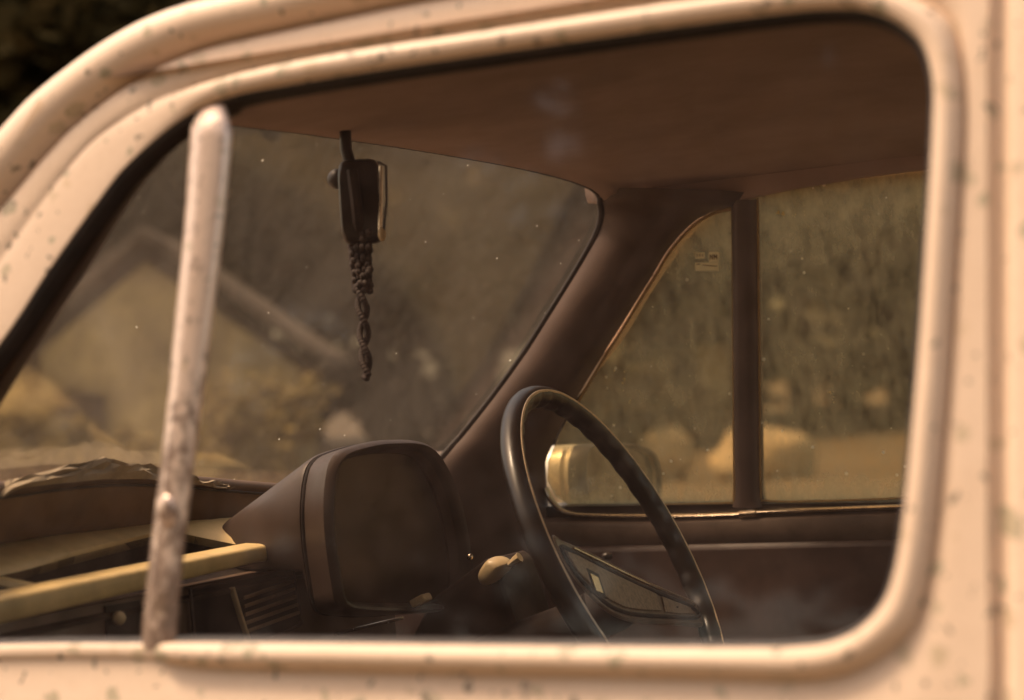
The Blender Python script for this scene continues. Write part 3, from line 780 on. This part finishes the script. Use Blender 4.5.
def leaf_mat(name, c1, c2):
    m, nt, out = mat(name); g = G(nt)
    oi = g.n('NewGeometry'); b = g.n('BsdfDiffuse'); t = g.n('BsdfTranslucent'); mx = g.n('MixShader'); mx.inputs[0].default_value = .3
    c = g.mix(oi.outputs['Random Per Island'], c1, c2); g.l(c, b.inputs[0]); g.l(c, t.inputs[0])
    g.l(b.outputs[0], mx.inputs[1]); g.l(t.outputs[0], mx.inputs[2]); g.l(mx.outputs[0], out.inputs[0]); return m
LEAF = leaf_mat('dark_foliage', (.034, .025, .010), (.070, .048, .019))
LEAF2 = leaf_mat('dry_foliage', (.060, .045, .018), (.11, .08, .032))
LEAF3 = leaf_mat('straw_foliage', (.20, .15, .06), (.36, .27, .11))
BARK = pbr('bark', (.10, .065, .04), .9, var=.3, scale=6, bump=.5, bscale=20)
def crown_mb(c, rx, rz_, n, lf, seed):
    r = random.Random(seed); m = MB()
    cl_ = []
    for k in range(max(6, n//45)):
        d = V((r.gauss(0, 1), r.gauss(0, 1), r.gauss(0, 1))).normalized()*r.random()**.45
        cl_.append((V((d.x*rx, d.y*rx, d.z*rz_)), r.uniform(.16, .30)*rx))
    vs = []; fs = []
    for k in range(n):
        o, s = r.choice(cl_)
        p = V(c) + o + V((r.gauss(0, 1), r.gauss(0, 1), r.gauss(0, .7)))*s*.55
        a = V((r.gauss(0, 1), r.gauss(0, 1), r.gauss(0, .5))).normalized(); b = a.cross(V((r.gauss(0, 1), r.gauss(0, 1), r.gauss(0, 1)))).normalized()
        l = lf*r.uniform(.6, 1.4); i = len(vs)
        vs += [p-a*l, p+b*l*.5, p+a*l, p-b*l*.5]; fs.append((i, i+1, i+2, i+3))
    m.v = vs; m.f = fs; return m
def raw(mb, name, m, parent, loc):
    me = bpy.data.meshes.new(name); me.from_pydata([tuple(v) for v in mb.v], [], mb.f); me.materials.append(m)
    o = bpy.data.objects.new(name, me); COL.objects.link(o); o.parent = parent; return o
def tree(px, dist, h, rx, leaf, n, seed, label, group):
    g0 = atd((px, 380), dist) if px is not None else V((*dist, 0)); base_ = V((g0.x, g0.y, GZ))
    t = tag(empty('tree', base_), label, 'tree', group)
    r = random.Random(seed); m = MB()
    top_ = V((r.uniform(-.5, .5), r.uniform(-.5, .5), h*.75))
    m.tube([V((0, 0, -.1)), V((top_.x*.3, top_.y*.4, h*.25)), V((top_.x*.6, top_.y*.6, h*.5)), top_], lambda q: .022*h*(1-.75*q)+.03, 8)
    for k in range(6):
        s = V((top_.x*.6, top_.y*.6, h*(.3+.06*k))); a = r.uniform(0, 6.3)
        e = s + V((math.cos(a)*rx*.7, math.sin(a)*rx*.7, h*.2)); m.tube([s, s.lerp(e, .5)+V((0, 0, .2)), e], lambda q: .009*h*(1-.7*q), 6)
    o = m.build('trunk', BARK); o.parent = t
    raw(crown_mb((0, 0, h*.58), rx, h*.42, n, .26*rx/3.2, seed), 'crown', leaf, t, None)
spec = [(-320, 40, 13, 4.2, 0), (-170, 34, 11.5, 4.0, 0), (-60, 42, 15, 4.6, 0), (60, 36, 13, 4.2, 0), (170, 44, 15, 4.8, 0), (260, 37, 12.5, 4.2, 0), (380, 43, 14, 4.8, 0),
        (480, 36, 12, 4.4, 0), (600, 42, 13, 4.6, 0), (700, 46, 13.5, 4.6, 0), (800, 38, 12.5, 4.4, 0), (900, 43, 13, 4.6, 0), (1010, 37, 12, 4.4, 0), (1130, 42, 13, 4.6, 0), (1280, 38, 12, 4.4, 0),
        (-240, 56, 15, 5.5, 0), (-20, 58, 15, 5.5, 0), (150, 57, 15, 5.5, 0), (310, 55, 15, 5.5, 0), (450, 57, 15, 5.5, 0), (560, 56, 15, 5.5, 0), (680, 58, 15, 5.5, 0), (850, 56, 15, 5.5, 0), (1000, 58, 15, 5.5, 0)]
for i, (px, d, h, rx, k) in enumerate(spec):
    tree(px, d, h, rx, LEAF, 3600, 20+i, 'dark leafy tree in the blurred belt of trees behind the car', 'trees behind the car')
# unseen trees added on the viewer's side to darken the near glass reflection
for i, (x, y, h, rx) in enumerate([(-9, -14, 12, 4.2), (-3.5, -15.5, 13, 4.6), (2.5, -14.5, 12, 4.2), (8, -16, 13, 4.6), (-15, -15, 13, 4.6)]):
    tree(None, (x, y), h, rx, LEAF, 3600, 60+i, 'unseen leafy tree behind the viewer, added to darken the near glass reflection', 'added trees behind the viewer')
# undergrowth that closes the belt
ug = MB(); r = random.Random(5)
for k in range(70):
    p = atd((r.uniform(-450, 1400), 380), r.uniform(44, 52)); c = crown_mb((p.x, p.y, GZ+1.9), 2.2, 2.4, 190, .32, 100+k); o_ = len(ug.v); ug.v += c.v; ug.f += [tuple(i+o_ for i in f) for f in c.f]
u_ = raw(ug, 'undergrowth', LEAF2, None, None); tag(u_, 'low dry undergrowth along the foot of the trees', 'undergrowth', None, 'stuff')

# shed with a gable, seen blurred through the windscreen
SD = 27
def sp(px, dd=0): return atd(px, SD+dd)
PLAS = pbr('ochre_plaster', (.66, .50, .21), .9, var=.45, scale=.7, bump=.3, bscale=12)
THAT = pbr('grey_roofing', (.15, .11, .075), .9, var=.3, scale=2, bump=.4, bscale=8)
sb = sp((160, 430)); shed = tag(empty('shed', (sb.x, sb.y, GZ)), 'ochre walled gabled shed, out of focus beyond the windscreen', 'shed')
def Ps(mb, name, m, parent=None, **k):
    o = mb.build(name, m, **k); o.parent = parent or shed
    o.matrix_parent_inverse = Matrix.Translation(-shed.location) if not parent else Matrix.Identity(4); return o
back = V((FW.x, FW.y, 0)).normalized()*3.5
g_ = [sp(p) for p in [(40, 352), (145, 262), (298, 368), (288, 480)]]
gl_ = V((g_[0].x, g_[0].y, GZ)); gr_ = V((g_[3].x, g_[3].y, GZ))
wl = Ps(MB().prism([gl_, g_[0], g_[1], g_[2], gr_], back), 'wall', PLAS, smooth=False)
f_ = -V((FW.x, FW.y, 0)).normalized()*.25
for a, b in (((-2, 366), (145, 238)), ((145, 238), (330, 366))):
    A, B = sp(a)+f_, sp(b)+f_
    Ps(MB().prism([A, B, B+V((0, 0, .16)), A+V((0, 0, .16))], back*1.15), 'roof', THAT, smooth=False)
dr = [sp(p, -.02) for p in [(55, 390), (105, 395), (105, 470), (55, 470)]]
Ps(MB().prism(dr, f_*.2), 'shutter', DARK, smooth=False)

# boulders and pale stump far beyond the driver's window
STONE = pbr('pale_stone', (.50, .39, .25), .9, var=.15, scale=3, bump=.5, bscale=12)
def rock(px, dist, w, h, seed, label, d=.8):
    c = atd(px, dist); r_ = V((seed*3.1, 1.7, seed))
    f = lambda q: 1 + .22*noise.noise(q*1.6 + r_) + .08*noise.noise(q*4+r_)
    m = MB().ball((0, 0, 0), 1, 20, 14, (1, 1, 1), f)
    for v_ in m.v: v_.x *= w/2; v_.y *= w*d/2; v_.z *= h/2
    o = m.build('boulder', STONE); o.location = (c.x, c.y, max(GZ+h*.30, c.z)); o.rotation_euler = (0, 0, TH)
    tag(o, label, 'boulder', 'pale boulders beyond the far window')
rock((765, 464), 21, 1.15, .75, 1, 'wide pale boulder right behind the far door bar')
rock((666, 455), 22, .70, .62, 2, 'smaller pale boulder above the wing mirror')
for i, (px, dist, w2, h2, lab) in enumerate([(250, 24, .95, 1.5, 'tall dry bush in front of the shed, right of the near divider bar'), (20, 23, .9, 1.3, 'dry bush at the left edge, in front of the shed'), (120, 25, .55, .85, 'small dry bush against the shed wall, left of the near divider bar')]):
    b0 = atd((px, 400), dist); db = tag(empty('bush', (b0.x, b0.y, GZ)), lab, 'bush')
    raw(crown_mb((0, 0, h2*.55), w2, h2*.55, 1300, .10, 300+i), 'foliage', LEAF3, db, None)
    m = MB(); m.tube([V((0, 0, -.05)), V((.03, 0, h2*.3)), V((0, .04, h2*.7))], .03, 6); o = m.build('stem', BARK); o.parent = db
PST = pbr('pale_render', (.66, .52, .34), .9, var=.15, scale=3, bump=.4, bscale=10)
for px, yt, dist, wd, lab in [(712, 345, 38, .62, 'taller pale gate pillar, next to the far door bar'), (654, 360, 40, .62, 'shorter pale gate pillar above the far wing mirror')]:
    b0 = atd((px, yt), dist); gp = tag(empty('gate_pillar', (b0.x, b0.y, GZ)), lab, 'gate pillar', 'gate pillars far beyond the car', 'thing'); gp.rotation_euler = (0, 0, TH)
    hh = b0.z-GZ
    o = MB().box((0, 0, hh/2-.06), V((wd/2, 0, 0)), V((0, wd/2, 0)), V((0, 0, hh/2-.06))).build('shaft', PST, smooth=False, bevel=.02); o.parent = gp
    o = MB().box((0, 0, hh-.06), V((wd/2+.08, 0, 0)), V((0, wd/2+.08, 0)), V((0, 0, .06))).build('cap', PST, smooth=False, bevel=.03); o.parent = gp
hb = atd((690, 412), 31); hg = tag(empty('shrub', (hb.x, hb.y, GZ)), 'low dark shrub in front of the gate pillars', 'shrub'); hg.rotation_euler = (0, 0, TH)
c_ = crown_mb((0, 0, .5), 1.0, .42, 1500, .09, 78); 
raw(c_, 'foliage', LEAF, hg, None)
m = MB(); m.tube([V((0, 0, -.05)), V((.02, 0, .2)), V((0, .03, .5))], .03, 6); o = m.build('stem', BARK); o.parent = hg
bu = atd((617, 385), 22); bush = tag(empty('bush', (bu.x, bu.y, GZ)), 'dark round bush showing low in the far quarter light', 'bush')
raw(crown_mb((0, 0, .85), .42, .6, 1500, .07, 77), 'foliage', LEAF, bush, None)
m = MB(); m.tube([V((0, 0, -.05)), V((.02, 0, .4)), V((0, .03, .9))], .03, 6); o = m.build('stem', BARK); o.parent = bush

# ================================================================== light
sd = V((-.38, -.20, .90)).normalized()
el = math.asin(sd.z); az = math.atan2(sd.x, sd.y)
w = bpy.data.worlds.new('World'); S.world = w; w.use_nodes = True; nt = w.node_tree; nt.nodes.clear(); g = G(nt)
sky = g.n('TexSky', sky_type='NISHITA', sun_disc=False); sky.sun_elevation = el; sky.sun_rotation = az
sky.dust_density = 4; sky.air_density = 1.2
bg = g.n('Background'); bg.inputs['Strength'].default_value = .15
g.l(g.mix(1.0, sky.outputs[0], (1.0, .83, .655), 'MULTIPLY'), bg.inputs[0])
out = g.n('OutputWorld'); g.l(bg.outputs[0], out.inputs[0])
sl = bpy.data.lights.new('sun', 'SUN'); sl.energy = 1.6; sl.angle = math.radians(12); sl.color = (1, .82, .62)
so = bpy.data.objects.new('sun', sl); COL.objects.link(so); so.rotation_euler = sd.to_track_quat('Z', 'Y').to_euler()

# ================================================================== camera
cd = bpy.data.cameras.new('camera'); co = bpy.data.objects.new('camera', cd); COL.objects.link(co)
M = Matrix((RT, UP, -FW)).transposed().to_4x4(); M.translation = CAM; co.matrix_world = M
cd.sensor_width = 36; cd.lens = FP/1024*36; cd.clip_start = .05; cd.clip_end = 2000
cd.dof.use_dof = True; cd.dof.focus_distance = 2.2; cd.dof.aperture_fstop = 4.1
S.camera = co
S.view_settings.view_transform = 'Standard'; S.view_settings.look = 'None'; S.view_settings.exposure = 1.3; S.view_settings.gamma = 1
S.cycles.use_denoising = True
S.cycles.transparent_max_bounces = 24; S.cycles.max_bounces = 10
